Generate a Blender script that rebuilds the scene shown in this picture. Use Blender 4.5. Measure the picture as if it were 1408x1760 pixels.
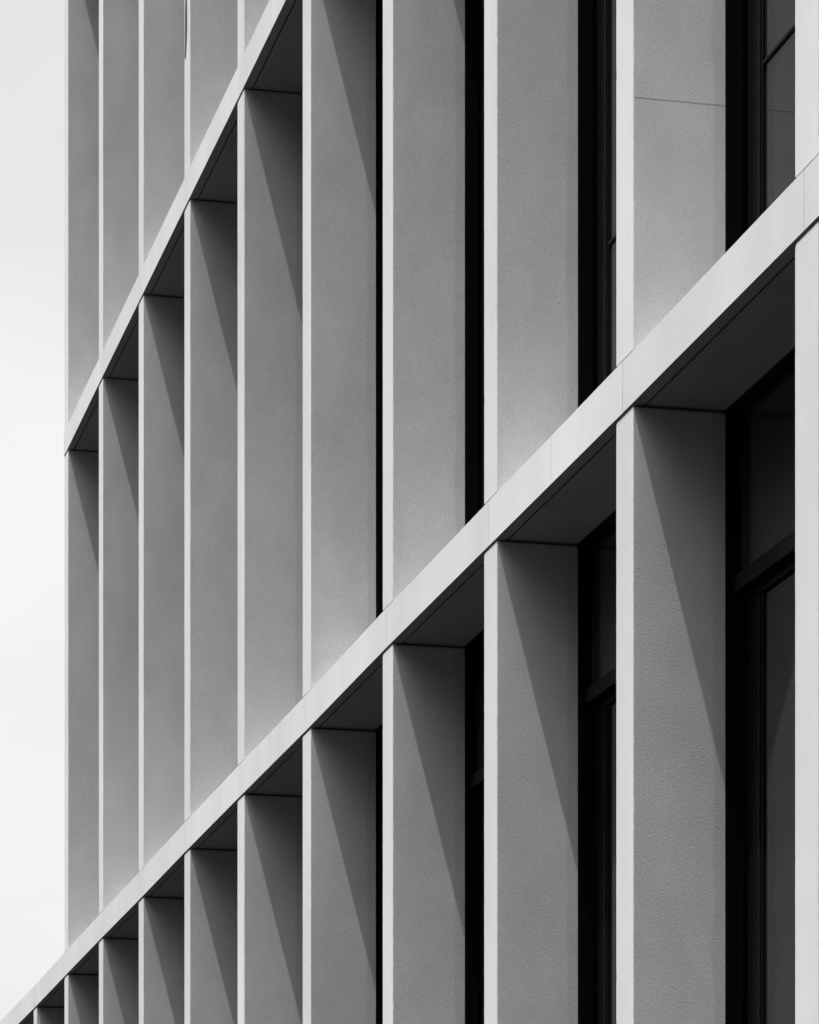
import bpy, bmesh, math, random
from mathutils import Vector

# ------------------------------------------------------------------ scene, camera, sky, sun
scene = bpy.context.scene
for o in list(bpy.data.objects):
    bpy.data.objects.remove(o)
scene.render.engine = 'CYCLES'
scene.view_settings.view_transform = 'Standard'
scene.view_settings.look = 'None'
scene.view_settings.gamma = 1
scene.view_settings.exposure = 0.95

F, PX, HORIZON, EYE = 5960.0, 704.0, 2488.6, 1.6          # photo pixels, metres
THETA = 0.2312                                            # the facade runs 13.2 degrees off the view axis

cam = bpy.data.cameras.new('camera')
cam.sensor_fit = 'VERTICAL'
cam.sensor_height = 36
cam.sensor_width = 36
cam.lens = 36 * F / 1760
cam.shift_x = 0
cam.shift_y = (HORIZON - 880) / 1760
cam.clip_start = 0.1
cam.clip_end = 5000
cam_o = bpy.data.objects.new('camera', cam)
cam_o.location = (0, 0, EYE)
cam_o.rotation_euler = (math.radians(90), 0, 0)
scene.collection.objects.link(cam_o)
scene.camera = cam_o

T = Vector((math.sin(THETA), -math.cos(THETA), 0))        # along the facade, towards the camera
N = Vector((-math.cos(THETA), -math.sin(THETA), 0))       # out of the facade
SUN = (N * 1.0 + T * 0.36 + Vector((0, 0, 3.9))).normalized()
GLOW, GLOW_POWER = 8.2, 6.5
sun_el = math.asin(SUN.z)
sun_az = math.atan2(SUN.x, SUN.y)

sl = bpy.data.lights.new('sun', 'SUN')
sl.energy = 3.0
sl.angle = math.radians(0.5)
sl.color = (1, 1, 1)
so = bpy.data.objects.new('sun', sl)
so.rotation_euler = SUN.to_track_quat('Z', 'Y').to_euler()
so.location = (0, 0, 40)
scene.collection.objects.link(so)

world = bpy.data.worlds.new('World')
scene.world = world
world.use_nodes = True
wn, wl = world.node_tree.nodes, world.node_tree.links
wn.clear()
w_out = wn.new('ShaderNodeOutputWorld')
w_bg = wn.new('ShaderNodeBackground')
w_bg.inputs['Strength'].default_value = 0.1
sky = wn.new('ShaderNodeTexSky')
sky.sky_type = 'NISHITA'
sky.sun_disc = False
sky.sun_elevation = sun_el
sky.sun_rotation = sun_az
sky.dust_density = 3.0
w_bw = wn.new('ShaderNodeRGBToBW')                        # the photograph is black and white
w_tc = wn.new('ShaderNodeTexCoord')
w_map = wn.new('ShaderNodeMapping')
w_map.inputs['Scale'].default_value = (1.0, 1.0, 3.5)
w_noise = wn.new('ShaderNodeTexNoise')
w_noise.inputs['Scale'].default_value = 3.2
w_noise.inputs['Detail'].default_value = 4
w_noise.inputs['Roughness'].default_value = 0.45
w_ramp = wn.new('ShaderNodeMapRange')                     # bright thin cloud, a little uneven
w_ramp.inputs['From Min'].default_value = 0.3
w_ramp.inputs['From Max'].default_value = 0.7
w_ramp.inputs['To Min'].default_value = 4.1
w_ramp.inputs['To Max'].default_value = 5.0
w_mix = wn.new('ShaderNodeMix')
w_mix.data_type = 'FLOAT'
w_mix.inputs['Factor'].default_value = 0.93
wl.new(sky.outputs[0], w_bw.inputs[0])
wl.new(w_tc.outputs['Generated'], w_map.inputs[0])
wl.new(w_map.outputs[0], w_noise.inputs['Vector'])
wl.new(w_noise.outputs['Fac'], w_ramp.inputs['Value'])
w_sep = wn.new('ShaderNodeSeparateXYZ')                   # height in the sky, for dimming the unseen lowest band
wl.new(w_tc.outputs['Generated'], w_sep.inputs[0])
def w_math(op, *v):
    m = wn.new('ShaderNodeMath'); m.operation = op
    for i, x in enumerate(v):
        if isinstance(x, (int, float)): m.inputs[i].default_value = x
        else: wl.new(x, m.inputs[i])
    return m.outputs[0]
def w_dot(vec):
    d = wn.new('ShaderNodeVectorMath'); d.operation = 'DOT_PRODUCT'
    wl.new(w_tc.outputs['Generated'], d.inputs[0])
    d.inputs[1].default_value = vec
    return d.outputs['Value']
def w_range(src, a, b, c, d):
    r = wn.new('ShaderNodeMapRange'); r.interpolation_type = 'SMOOTHSTEP'
    for key, x in zip(('From Min', 'From Max', 'To Min', 'To Max'), (a, b, c, d)): r.inputs[key].default_value = x
    wl.new(src, r.inputs['Value'])
    return r.outputs[0]
# bright open cloud down the street, unseen sky elsewhere dimmed to deepen the shade on the fins, and the wide glow of the veiled sun
open_sky = w_range(w_dot(-T), 0.66, 0.9, 0.06, 1.0)
low = w_range(w_sep.outputs['Z'], 0.0, 0.10, 0.25, 1.0)
glow = w_math('MULTIPLY', w_math('POWER', w_math('MAXIMUM', w_dot(SUN), 0.0), GLOW_POWER), GLOW)
w_tot = w_math('ADD', w_math('MULTIPLY', open_sky, low), glow)
w_mul = wn.new('ShaderNodeMath'); w_mul.operation = 'MULTIPLY'
wl.new(w_ramp.outputs[0], w_mul.inputs[0])
wl.new(w_tot, w_mul.inputs[1])
wl.new(w_bw.outputs[0], w_mix.inputs['A'])
wl.new(w_mul.outputs[0], w_mix.inputs['B'])
wl.new(w_mix.outputs['Result'], w_bg.inputs['Color'])
wl.new(w_bg.outputs[0], w_out.inputs[0])

# ------------------------------------------------------------------ materials
class Mat:
    def __init__(self, name, rough=0.85, spec=0.3):
        self.m = bpy.data.materials.new(name)
        self.m.use_nodes = True
        self.n, self.l = self.m.node_tree.nodes, self.m.node_tree.links
        self.b = self.n['Principled BSDF']
        self.b.inputs['Roughness'].default_value = rough
        self.b.inputs['Specular IOR Level'].default_value = spec
        self.tc = self.n.new('ShaderNodeTexCoord')
    def noise(self, scale, stretch=(1, 1, 1), detail=4, rough=0.55):
        mp = self.n.new('ShaderNodeMapping')
        mp.inputs['Scale'].default_value = stretch
        self.l.new(self.tc.outputs['Object'], mp.inputs[0])
        t = self.n.new('ShaderNodeTexNoise')
        t.inputs['Scale'].default_value = scale
        t.inputs['Detail'].default_value = detail
        t.inputs['Roughness'].default_value = rough
        self.l.new(mp.outputs[0], t.inputs['Vector'])
        return t.outputs['Fac']
    def rng(self, src, a, b, c, d):
        r = self.n.new('ShaderNodeMapRange')
        for k, v in zip(('From Min', 'From Max', 'To Min', 'To Max'), (a, b, c, d)):
            r.inputs[k].default_value = v
        self.l.new(src, r.inputs['Value'])
        return r.outputs[0]
    def op(self, kind, a, b):
        m = self.n.new('ShaderNodeMath')
        m.operation = kind
        for i, v in enumerate((a, b)):
            if isinstance(v, (int, float)): m.inputs[i].default_value = v
            else: self.l.new(v, m.inputs[i])
        return m.outputs[0]
    def color(self, src):
        self.l.new(src, self.b.inputs['Base Color'])
    def bump(self, src, strength, dist, prev=None):
        bp = self.n.new('ShaderNodeBump')
        bp.inputs['Strength'].default_value = strength
        bp.inputs['Distance'].default_value = dist
        self.l.new(src, bp.inputs['Height'])
        if prev: self.l.new(prev, bp.inputs['Normal'])
        self.l.new(bp.outputs[0], self.b.inputs['Normal'])
        return bp.outputs[0]

BAND_LINE = 0.272
def cast_stone(name, base, grain, bump, dist, pores, mottle=1.0):
    k = Mat(name, 0.9, 0.2)
    obj_rand = k.n.new('ShaderNodeObjectInfo').outputs['Random']
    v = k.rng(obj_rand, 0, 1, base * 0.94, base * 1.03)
    v = k.op('MULTIPLY', v, k.rng(k.noise(2.1, (1, 1, 0.45), 5, 0.6), 0.3, 0.7, 1 - 0.06 * mottle, 1 + 0.05 * mottle))
    v = k.op('MULTIPLY', v, k.rng(k.noise(0.9, (1.6, 1.6, 0.5), 3, 0.5), 0.35, 0.65, 1 - 0.05 * mottle, 1 + 0.03 * mottle))
    v = k.op('MULTIPLY', v, k.rng(k.noise(9.0, (1, 1, 0.7), 4, 0.6), 0.3, 0.7, 0.985, 1.015))
    v = k.op('MULTIPLY', v, k.rng(k.noise(160, (1, 1, 1), 3, 0.6), 0.3, 0.7, 1 - grain, 1 + grain))
    if pores:
        v = k.op('MULTIPLY', v, k.rng(k.noise(4.5, (1, 1, 0.8), 3, 0.55), 0.32, 0.68, 0.955, 1.04))
        # strip along the back of every fin, a little darker than the rest
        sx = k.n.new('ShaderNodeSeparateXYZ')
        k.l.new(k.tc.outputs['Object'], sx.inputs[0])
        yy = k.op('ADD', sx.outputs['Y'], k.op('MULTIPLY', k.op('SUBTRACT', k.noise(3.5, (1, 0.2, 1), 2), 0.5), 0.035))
        v = k.op('MULTIPLY', v, k.rng(yy, BAND_LINE, BAND_LINE + 0.012, 1.0, 0.88))
        vo = k.n.new('ShaderNodeTexVoronoi')
        vo.inputs['Scale'].default_value = 42
        vo.inputs['Randomness'].default_value = 1
        k.l.new(k.tc.outputs['Object'], vo.inputs['Vector'])
        hole = k.rng(vo.outputs['Distance'], 0.03, 0.13, 1 - pores, 1.0)
        gate = k.rng(k.noise(6.0, (1, 1, 1), 2, 0.5), 0.5, 0.56, 0, 1)
        hole = k.op('SUBTRACT', 1.0, k.op('MULTIPLY', k.op('SUBTRACT', 1.0, hole), gate))
        v = k.op('MULTIPLY', v, hole)
        nb = k.bump(hole, 0.6, 0.004)
    else:
        nb = None
    k.color(v)
    nb = k.bump(k.noise(120, (1, 1, 1), 5, 0.78), bump, dist, nb)
    return k.m

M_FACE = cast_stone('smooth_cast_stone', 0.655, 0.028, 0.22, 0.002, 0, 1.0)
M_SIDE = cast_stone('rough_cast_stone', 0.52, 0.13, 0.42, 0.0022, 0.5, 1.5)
M_SOFFIT = cast_stone('soffit_shaded_stone', 0.30, 0.01, 0.12, 0.002, 0)  # shade under the ledges is put into this darker stone colour

def flat(name, val, rough, spec=0.5, metal=0.0, var=0.1):
    k = Mat(name, rough, spec)
    k.b.inputs['Metallic'].default_value = metal
    k.color(k.rng(k.noise(7, (1, 1, 0.3)), 0.3, 0.7, val * (1 - var), val * (1 + var)))
    return k.m
M_JOINT = flat('joint_shadow_mortar', 0.16, 0.95, 0.1)
M_SEAM = flat('mould_seam_stone', 0.52, 0.9, 0.2)
M_POUR = flat('pour_seam_stone', 0.40, 0.95, 0.1, 0, 0.2)
M_FRAME = flat('dark_anodised_frame', 0.003, 0.35, 0.06)
M_GASKET = flat('black_rubber_gasket', 0.003, 0.7, 0.2)
M_ROOF = flat('roof_membrane', 0.18, 0.9, 0.2)
M_WALL = flat('end_wall_render', 0.45, 0.9, 0.2)

kg = Mat('window_glass', 0.03, 0.5)
kg.b.inputs['IOR'].default_value = 1.40
kg.color(kg.rng(kg.noise(1.4, (3.0, 1, 0.25)), 0.3, 0.7, 0.006, 0.016))
kg.bump(kg.noise(1.2, (1, 1, 0.6), 1), 0.04, 0.02)
M_GLASS = kg.m
kp = Mat('spandrel_glass', 0.14, 0.5)
kp.color(kp.rng(kp.noise(2.0), 0.3, 0.7, 0.012, 0.02))
M_SPAN = kp.m

ka = Mat('asphalt', 0.95, 0.2)
ka.color(ka.op('MULTIPLY', ka.rng(ka.noise(0.4), 0.3, 0.7, 0.010, 0.015), ka.rng(ka.noise(120), 0.3, 0.7, 0.8, 1.2)))
ka.bump(ka.noise(150), 0.5, 0.004)
M_ASPHALT = ka.m
kv = Mat('dark_paving', 0.9, 0.2)
br = kv.n.new('ShaderNodeTexBrick')
br.inputs['Scale'].default_value = 1.0
br.inputs['Brick Width'].default_value = 0.6
br.inputs['Row Height'].default_value = 0.4
br.inputs['Mortar Size'].default_value = 0.006
br.inputs['Color1'].default_value = (0.013, 0.013, 0.013, 1)
br.inputs['Color2'].default_value = (0.017, 0.017, 0.017, 1)
br.inputs['Mortar'].default_value = (0.008, 0.008, 0.008, 1)
kv.l.new(kv.tc.outputs['Object'], br.inputs['Vector'])
kv.l.new(br.outputs['Color'], kv.b.inputs['Base Color'])
M_PAVE = kv.m

# ------------------------------------------------------------------ mesh helpers
def add_box(bm, x0, x1, y0, y1, z0, z1, mi=0, front=None):
    """box; front = material index of the face looking out of the facade (y = y0)"""
    zz = [(z0, z1)] * 4 if not isinstance(z1, tuple) else None
    vs = [bm.verts.new(p) for p in ((x0, y0, z0), (x1, y0, z0), (x1, y1, z0), (x0, y1, z0),
                                    (x0, y0, z1), (x1, y0, z1), (x1, y1, z1), (x0, y1, z1))]
    fs = []
    for idx in ((3, 2, 1, 0), (4, 5, 6, 7), (0, 1, 5, 4), (1, 2, 6, 5), (2, 3, 7, 6), (3, 0, 4, 7)):
        f = bm.faces.new([vs[i] for i in idx])
        f.material_index = mi
        fs.append(f)
    if front is not None: fs[2].material_index = front
    return vs, fs

def add_profile(bm, prof, xa, xb, za, zb, mats):
    """extrude a (y, z) profile from x = xa to x = xb; the two ends may sit at different heights"""
    A = [bm.verts.new((xa, y, z + za)) for y, z in prof]
    B = [bm.verts.new((xb, y, z + zb)) for y, z in prof]
    n = len(prof)
    for i in range(n):
        j = (i + 1) % n
        f = bm.faces.new((A[i], B[i], B[j], A[j]))
        f.material_index = mats[i]
    bm.faces.new(A[::-1] if True else A).material_index = 0
    bm.faces.new(B).material_index = 0

def obj(name, bm, mats, parent=None, bevel=0):
    bmesh.ops.recalc_face_normals(bm, faces=bm.faces[:])
    if bevel:
        bmesh.ops.bevel(bm, geom=bm.edges[:], offset=bevel, segments=2, affect='EDGES', profile=0.5, clamp_overlap=True)
    me = bpy.data.meshes.new(name)
    bm.to_mesh(me)
    bm.free()
    for m in mats: me.materials.append(m)
    o = bpy.data.objects.new(name, me)
    scene.collection.objects.link(o)
    if parent: o.parent = parent
    return o

# ------------------------------------------------------------------ survey of the facade
# where the photo shows each fin (right and left arris) and the ledge undersides at the right arris
R = {-1: 63.8, 0: 117.3, 1: 177.8, 2: 247.5, 3: 327.4, 4: 420.6, 5: 535.4, 6: 676.4, 7: 855.6, 8: 1090.0}
L = {-1: 57.6, 0: 110.9, 1: 169.5, 2: 237.9, 3: 316.6, 4: 407.8, 5: 519.3, 6: 656.8, 7: 831.1, 8: 1057.8, 9: 1366.5}
Y1 = {8: (1090.1, 691.9), 7: (854.3, 925.7), 6: (675.3, 1103.4), 5: (534.1, 1248.9), 4: (419.8, 1362.8), 3: (326, 1457.5),
      2: (246.1, 1540.6), 1: (175.8, 1611.8), 0: (116.6, 1673.2), -1: (63.9, 1728.5)}
Y2 = {4: (419.8, 150.2), 3: (327.1, 339.7), 2: (247.1, 503.8), 1: (177.5, 646.5), 0: (118.6, 768.3)}
P8 = Vector((0.7419, 11.5, 0))
SPACING, FIN_W, FIN_D = 1.7609, 0.197, 0.322

def t_of(x):                       # distance along the facade from fin 8 of the point seen at photo column x
    r = (x - PX) / F               # (P8.x + t Tx) = r (P8.y + t Ty)
    return (r * P8.y - P8.x) / (T.x - r * T.y)
def depth_of(t): return P8.y + t * T.y

fin_t = {}
for k in range(-6, 15):
    vals = []
    if k in R: vals.append(t_of(R[k]))
    if k in L: vals.append(t_of(L[k]) + FIN_W)
    fin_t[k] = sum(vals) / len(vals) if vals else None
for k in range(10, 15): fin_t[k] = fin_t[k - 1] + SPACING
for k in range(-2, -7, -1): fin_t[k] = fin_t[k + 1] - SPACING
def height(Y, k):
    x, y = Y[k]
    return EYE + (HORIZON - y) / F * depth_of(t_of(x))
Z1 = {k: height(Y1, k) for k in Y1}
Z2 = {k: height(Y2, k) for k in Y2}
def extend(Z, ks):
    lo, hi = min(Z), max(Z)
    for k in ks:
        if k < lo: Z[k] = Z[lo]
        if k > hi: Z[k] = Z[hi]
KS = list(range(-6, 15))
for k in (5, 6, 7, 8, 9):                                # the upper ledge leaves the picture here: carry its line on, the unseen far part raised to shorten its shadow
    xk = PX + F * (P8 + T * fin_t[k]).x / depth_of(fin_t[k])
    Z2[k] = EYE + (HORIZON - (150.2 - 2.06 * (xk - 419.8))) / F * depth_of(fin_t[k]) + (0.15 if k > 5 else 0)
extend(Z1, KS); extend(Z2, KS)
STOREY = Z2[2] - Z1[2]
Z3 = {k: Z2[2] + STOREY for k in KS}
Z4 = {k: Z2[2] + 2 * STOREY for k in KS}
print('fin_t', {k: round(v, 3) for k, v in fin_t.items()})
print('Z1', {k: round(v, 3) for k, v in Z1.items()}); print('Z2', {k: round(v, 3) for k, v in Z2.items()})

LEDGE_H = 0.172
RECESS = 0.064                      # glass line behind the back arris of the fins
BACK = 11.0
origin = P8 + T * (fin_t[0] - FIN_W)
t0 = fin_t[0] - FIN_W

bld = bpy.data.objects.new('office_building', None)
bld.location = origin
bld.rotation_euler = (0, 0, math.atan2(T.y, T.x))
scene.collection.objects.link(bld)
bld['label'] = 'pale stone office building with tall fins, thin ledges and dark recessed windows'
bld['category'] = 'building'
tx = {k: fin_t[k] - t0 for k in KS}         # local x of each fin's right arris

# ------------------------------------------------------------------ fins
rnd = random.Random(7)
def make_fin(k, z0, z1, seam=None, core=True):
    x1, x0 = tx[k], tx[k] - FIN_W
    bm = bmesh.new()
    gap_b, gap_t = 0.010, 0.011
    c = 0.012
    # the fin as a stack of rings, so that its front arrises can wander by a millimetre like struck concrete
    zb_, zt_ = z0 + gap_b, z1 - gap_t
    step = 0.022 if k >= 5 else 0.06 if k >= 2 else 0.4
    n = max(2, int((zt_ - zb_ - 0.02) / step))
    levels = [zb_ + 0.003 + (zt_ - 0.015 - zb_) * i / n for i in range(n + 1)]
    rows = [(zb_, 0.002, 0.002)] + [(z, 0.0, 0.0) for z in levels] + [(zt_ - 0.004, 0.004, 0.0005), (zt_, 0.013, 0.002)]
    rings = []
    for z, dl, dr in rows:
        j = [abs(rnd.gauss(0, 0.0007)) + (0.003 * rnd.random() if rnd.random() < 0.012 else 0) for _ in range(2)]
        ca, cb = 0.0018 + j[0], 0.0018 + j[1]
        pr = ((x0 + dl, ca), (x0 + dl + ca, 0), (x1 - dr - cb, 0), (x1 - dr, cb), (x1 - dr, FIN_D - 0.002), (x1 - dr - 0.002, FIN_D), (x0 + dl, FIN_D))
        rings.append([bm.verts.new((p[0], p[1], z)) for p in pr])
    for A_, B_ in zip(rings, rings[1:]):
        for i in range(7):
            q = (i + 1) % 7
            bm.faces.new((A_[i], A_[q], B_[q], B_[i]))
    bm.faces.new(rings[0][::-1]); bm.faces.new(rings[-1])
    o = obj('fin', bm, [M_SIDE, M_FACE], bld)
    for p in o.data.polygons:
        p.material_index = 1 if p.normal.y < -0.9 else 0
    for za, zb in ((z0 - 0.002, z0 + gap_b + 0.002), (z1 - gap_t - 0.002, z1 + 0.002)):
        bm = bmesh.new()            # recessed mortar bed above and below
        add_box(bm, x0 + 0.022, x1 - 0.022, 0.022, FIN_D - 0.01, za, zb)
        obj('mortar_bed', bm, [M_JOINT], o)
    if seam:
        bm = bmesh.new()
        add_box(bm, x1 - 0.004, x1 + 0.0004, 0.004, FIN_D - 0.004, seam, seam + 0.0022)
        obj('pour_seam', bm, [M_POUR], o)
    return o

GROUND_TOP = 0.0
for k in KS:
    make_fin(k, 0.45, Z1[k])
for k in range(0, 15):
    make_fin(k, Z1[k] + LEDGE_H, Z2[k], seam=6.08 if k == 8 else None)
    make_fin(k, Z2[k] + LEDGE_H, Z3[k])
    make_fin(k, Z3[k] + LEDGE_H, Z4[k])

# ------------------------------------------------------------------ ledges: one cast panel per bay, joint on the fin axis
SLOT = 0.042
def ledge_profile():
    d = FIN_D + RECESS + 0.09
    # (y, z): front bottom, lip, drip slot, soffit, back, top
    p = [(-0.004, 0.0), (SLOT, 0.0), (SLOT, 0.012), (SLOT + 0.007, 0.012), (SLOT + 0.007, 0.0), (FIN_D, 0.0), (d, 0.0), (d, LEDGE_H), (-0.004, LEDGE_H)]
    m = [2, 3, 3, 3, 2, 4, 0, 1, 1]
    return p, m
def ledge_run(ks, Z):
    for a in ks:
        b = a + 1
        j = 0.0016
        off = -0.56 * FIN_W
        xa, xb = tx[a] + off + j, tx[b] + off - j
        if a == ks[0]: xa = tx[a] - FIN_W - 0.002
        bm = bmesh.new()
        p, m = ledge_profile()
        add_profile(bm, p, xa, xb, Z[a], Z[b], m)
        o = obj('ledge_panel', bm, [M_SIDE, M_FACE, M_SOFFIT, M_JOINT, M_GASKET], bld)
        xm = (xa + xb) / 2
        zm = (Z[a] + Z[b]) / 2
        bm = bmesh.new(); add_box(bm, xm, xm + 0.0025, -0.0044, 0.004, zm + 0.002, zm + LEDGE_H - 0.002)
        obj('mould_seam', bm, [M_SEAM], o)
ledge_run(list(range(-6, 14)), Z1)
ledge_run(list(range(0, 14)), Z2)
ledge_run(list(range(0, 14)), Z3)
ledge_run(list(range(0, 14)), Z4)

# ------------------------------------------------------------------ windows
def make_window(a, z0, z1, rails):
    """between fin a and fin a+1; z0/z1 sill and head; rails = transom heights (tops)"""
    x0, x1 = tx[a], tx[a + 1] - FIN_W
    y0 = FIN_D                                     # outer frame front
    ya, yb, yg = y0 + 0.056, y0 + 0.066, y0 + RECESS
    e = 0.0015
    wnd = bpy.data.objects.new('window', None)
    wnd.location = (x0, FIN_D, z0); wnd.parent = bld
    scene.collection.objects.link(wnd)
    off = Vector((x0, FIN_D, z0))
    def part(name, boxes, mats, bev=0):
        bm = bmesh.new()
        for bx in boxes:
            X0, X1, A, B, C, D = bx[:6]
            add_box(bm, X0 - off.x, X1 - off.x, A - off.y, B - off.y, C - off.z, D - off.z)
        return obj(name, bm, mats, wnd, bev)
    lin = 0.007                                    # reveal linings in the plane of the fin sides
    part('reveal_lining', [(x0 - 0.02, x0 + lin, y0 + 0.003, ya, z0, z1)], [M_FRAME])
    part('reveal_lining', [(x1 - lin, x1 + 0.02, y0 + 0.003, ya, z0, z1)], [M_FRAME])
    # one ring of frame with a shadow groove between it and the lining
    g, fw = 0.066, 0.215
    part('shadow_groove', [(x0 + e, x0 + g + 0.02, ya + 0.022, ya + 0.03, z0, z1)], [M_GASKET])
    part('shadow_groove', [(x1 - g - 0.02, x1 - e, ya + 0.022, ya + 0.03, z0, z1)], [M_GASKET])
    def ring(name, X0, X1, A, B, Z0, Z1_, wx, wb, wt, mat, bev):
        bm = bmesh.new()
        V = {}
        for yi, yy in enumerate((A, B)):
            for r_, (a0, a1, b0, b1) in enumerate(((X0, X1, Z0, Z1_), (X0 + wx, X1 - wx, Z0 + wb, Z1_ - wt))):
                for c_, (xx, zz) in enumerate(((a0, b0), (a1, b0), (a1, b1), (a0, b1))):
                    V[yi, r_, c_] = bm.verts.new(Vector((xx, yy, zz)) - off)
        for c_ in range(4):
            d_ = (c_ + 1) % 4
            bm.faces.new((V[0, 0, c_], V[0, 0, d_], V[0, 1, d_], V[0, 1, c_]))
            bm.faces.new((V[1, 0, c_], V[1, 1, c_], V[1, 1, d_], V[1, 0, d_]))
            bm.faces.new((V[0, 0, c_], V[1, 0, c_], V[1, 0, d_], V[0, 0, d_]))
            bm.faces.new((V[0, 1, c_], V[0, 1, d_], V[1, 1, d_], V[1, 1, c_]))
        return obj(name, bm, [mat], wnd, bev)
    ring('frame', x0 + g, x1 - g, ya, yg + 0.03, z0 + e, rails[-1] - 0.066, fw - g, 0.07, 0.02, M_FRAME, 0.0015)
    ring('glazing_bead', x0 + fw - 0.03, x1 - fw + 0.03, ya - 0.006, ya - 0.0005, z0 + 0.08, rails[-1] - 0.09, 0.008, 0.008, 0.008, M_GASKET, 0.0008)
    zt = rails[-1]
    part('transom', [(x0 + lin + e, x1 - lin - e, y0 + 0.018, yg + 0.02, zt - 0.064, zt - 0.008)], [M_FRAME], 0.002)
    part('transom_cap', [(x0 + lin + 0.01, x1 - lin - 0.01, y0 + 0.026, yg + 0.02, zt - 0.0075, zt)], [M_FRAME], 0.001)
    part('spandrel_glass', [(x0 + 0.03, x1 - 0.03, ya - 0.012, ya + 0.01, zt + 0.001, z1 - 0.012)], [M_SPAN])
    lo_, hi_ = z0 + 0.06, zt - 0.08
    zr = rails[0]
    part('glass', [(x0 + fw - 0.01, x1 - fw + 0.01, yg, yg + 0.02, zr + 0.005, hi_)], [M_GLASS])
    part('glass', [(x0 + fw - 0.01, x1 - fw + 0.01, yg, yg + 0.02, lo_, zr - 0.005)], [M_GLASS])
    part('glazing_bar', [(x0 + fw + e, x1 - fw - e, yg - 0.008, yg + 0.02, zr - 0.0045, zr + 0.0045)], [M_GASKET])
    return wnd

def zmin(Z, a): return min(Z[a], Z[a + 1])
for a in range(-6, 14):
    h = zmin(Z1, a)
    make_window(a, 0.45, h, [h - STOREY + LEDGE_H + 0.91, h - 0.555] )
for a in range(0, 14):
    for lo, hi in ((Z1, Z2), (Z2, Z3), (Z3, Z4)):
        b, h = max(lo[a], lo[a + 1]) + LEDGE_H, zmin(hi, a)
        make_window(a, b, h, [b + 0.91, h - 0.555])

# ------------------------------------------------------------------ body behind the facade
xl, xr = tx[0] - FIN_W, tx[14]
xll = tx[-6] - FIN_W
yb = FIN_D + RECESS + 0.092
ROOF_P = Z4[0] + LEDGE_H
bm = bmesh.new(); add_box(bm, xll, xr, 0.0, BACK, -0.3, 0.446); obj('plinth', bm, [M_SIDE], bld, 0.004)
bm = bmesh.new(); add_box(bm, xll, xll + 0.25, yb, BACK, 0.447, Z1[-6]); obj('end_wall', bm, [M_WALL], bld)
bm = bmesh.new(); add_box(bm, xl, xl + 0.25, yb, BACK, Z1[0] + LEDGE_H + 0.01, ROOF_P); obj('end_wall', bm, [M_WALL], bld)
bm = bmesh.new(); add_box(bm, xr - 0.25, xr, yb, BACK, 0.447, ROOF_P); obj('end_wall', bm, [M_WALL], bld)
bm = bmesh.new(); add_box(bm, xll + 0.252, xr - 0.252, BACK - 0.25, BACK, 0.447, Z1[-6]); obj('back_wall', bm, [M_WALL], bld)
bm = bmesh.new(); add_box(bm, xl + 0.252, xr - 0.252, BACK - 0.25, BACK, Z1[-6] + 0.02, ROOF_P); obj('back_wall', bm, [M_WALL], bld)
for nm, za in (('floor_slab', Z1[0] + 0.02), ('floor_slab', Z2[0] + 0.02), ('floor_slab', Z3[0] + 0.02)):
    bm = bmesh.new(); add_box(bm, xl + 0.252, xr - 0.252, yb, BACK - 0.252, za, za + 0.14); obj(nm, bm, [M_WALL], bld)
bm = bmesh.new(); add_box(bm, xll + 0.01, xl - 0.002, yb, BACK, Z1[-6] + 0.012, Z1[-6] + 0.14); obj('podium_roof', bm, [M_ROOF], bld)
bm = bmesh.new(); add_box(bm, xl + 0.01, xr - 0.01, yb, BACK - 0.01, ROOF_P - 0.14, ROOF_P - 0.01); obj('roof', bm, [M_ROOF], bld)

# ------------------------------------------------------------------ ground
def sheet(name, pts, z, m):
    bm = bmesh.new()
    bm.faces.new([bm.verts.new((p[0], p[1], z)) for p in pts])
    o = obj(name, bm, [m]); o['kind'] = 'structure'
    return o
sheet('ground', [(-1500, -1500), (1500, -1500), (1500, 1500), (-1500, 1500)], -0.12, M_ASPHALT)
bm = bmesh.new()
add_box(bm, xll - 8, xr + 8, -2.6, -0.002, -0.3, 0.0)
pv = obj('pavement', bm, [M_PAVE], None, 0.01)
pv['kind'] = 'structure'
pv.location = bld.location; pv.rotation_euler = bld.rotation_euler

# slipped strip of joint sealant on the face of one fin, just under the top of the picture
x1 = tx[3] - FIN_W * 0.52
zt = Z2[3] + LEDGE_H
bm = bmesh.new()
def sealant_y(i): return -0.0025
pts = []
n = 18
Yf = depth_of(fin_t[3]); za = EYE + (HORIZON - 82) / F * Yf; zb = EYE + (HORIZON + 40) / F * Yf
for i in range(n + 1):
    u = i / n
    w = 0.056 * math.sin(math.pi * min(1, 0.04 + u * 0.96)) ** 0.8 + 0.003
    cx = tx[3] - FIN_W * (0.80 - 0.16 * min(1, u * 2.5) ** 0.7)
    pts.append((cx - w / 2, cx + w / 2, za + (zb - za) * u))
fr, bk = [], []
for a_, b_, z in pts:
    fr.append((bm.verts.new((a_, -0.004, z)), bm.verts.new((b_, -0.004, z))))
    bk.append((bm.verts.new((a_, 0.003, z)), bm.verts.new((b_, 0.003, z))))
for i in range(n):
    for q in ((fr[i][0], fr[i][1], fr[i+1][1], fr[i+1][0]), (bk[i][0], bk[i+1][0], bk[i+1][1], bk[i][1]),
              (fr[i][0], fr[i+1][0], bk[i+1][0], bk[i][0]), (fr[i][1], bk[i][1], bk[i+1][1], fr[i+1][1])):
        bm.faces.new(q)
bm.faces.new((fr[0][0], bk[0][0], bk[0][1], fr[0][1])); bm.faces.new((fr[n][0], fr[n][1], bk[n][1], bk[n][0]))
obj('loose_sealant', bm, [flat('aged_sealant', 0.09, 0.9, 0.1)], bld)
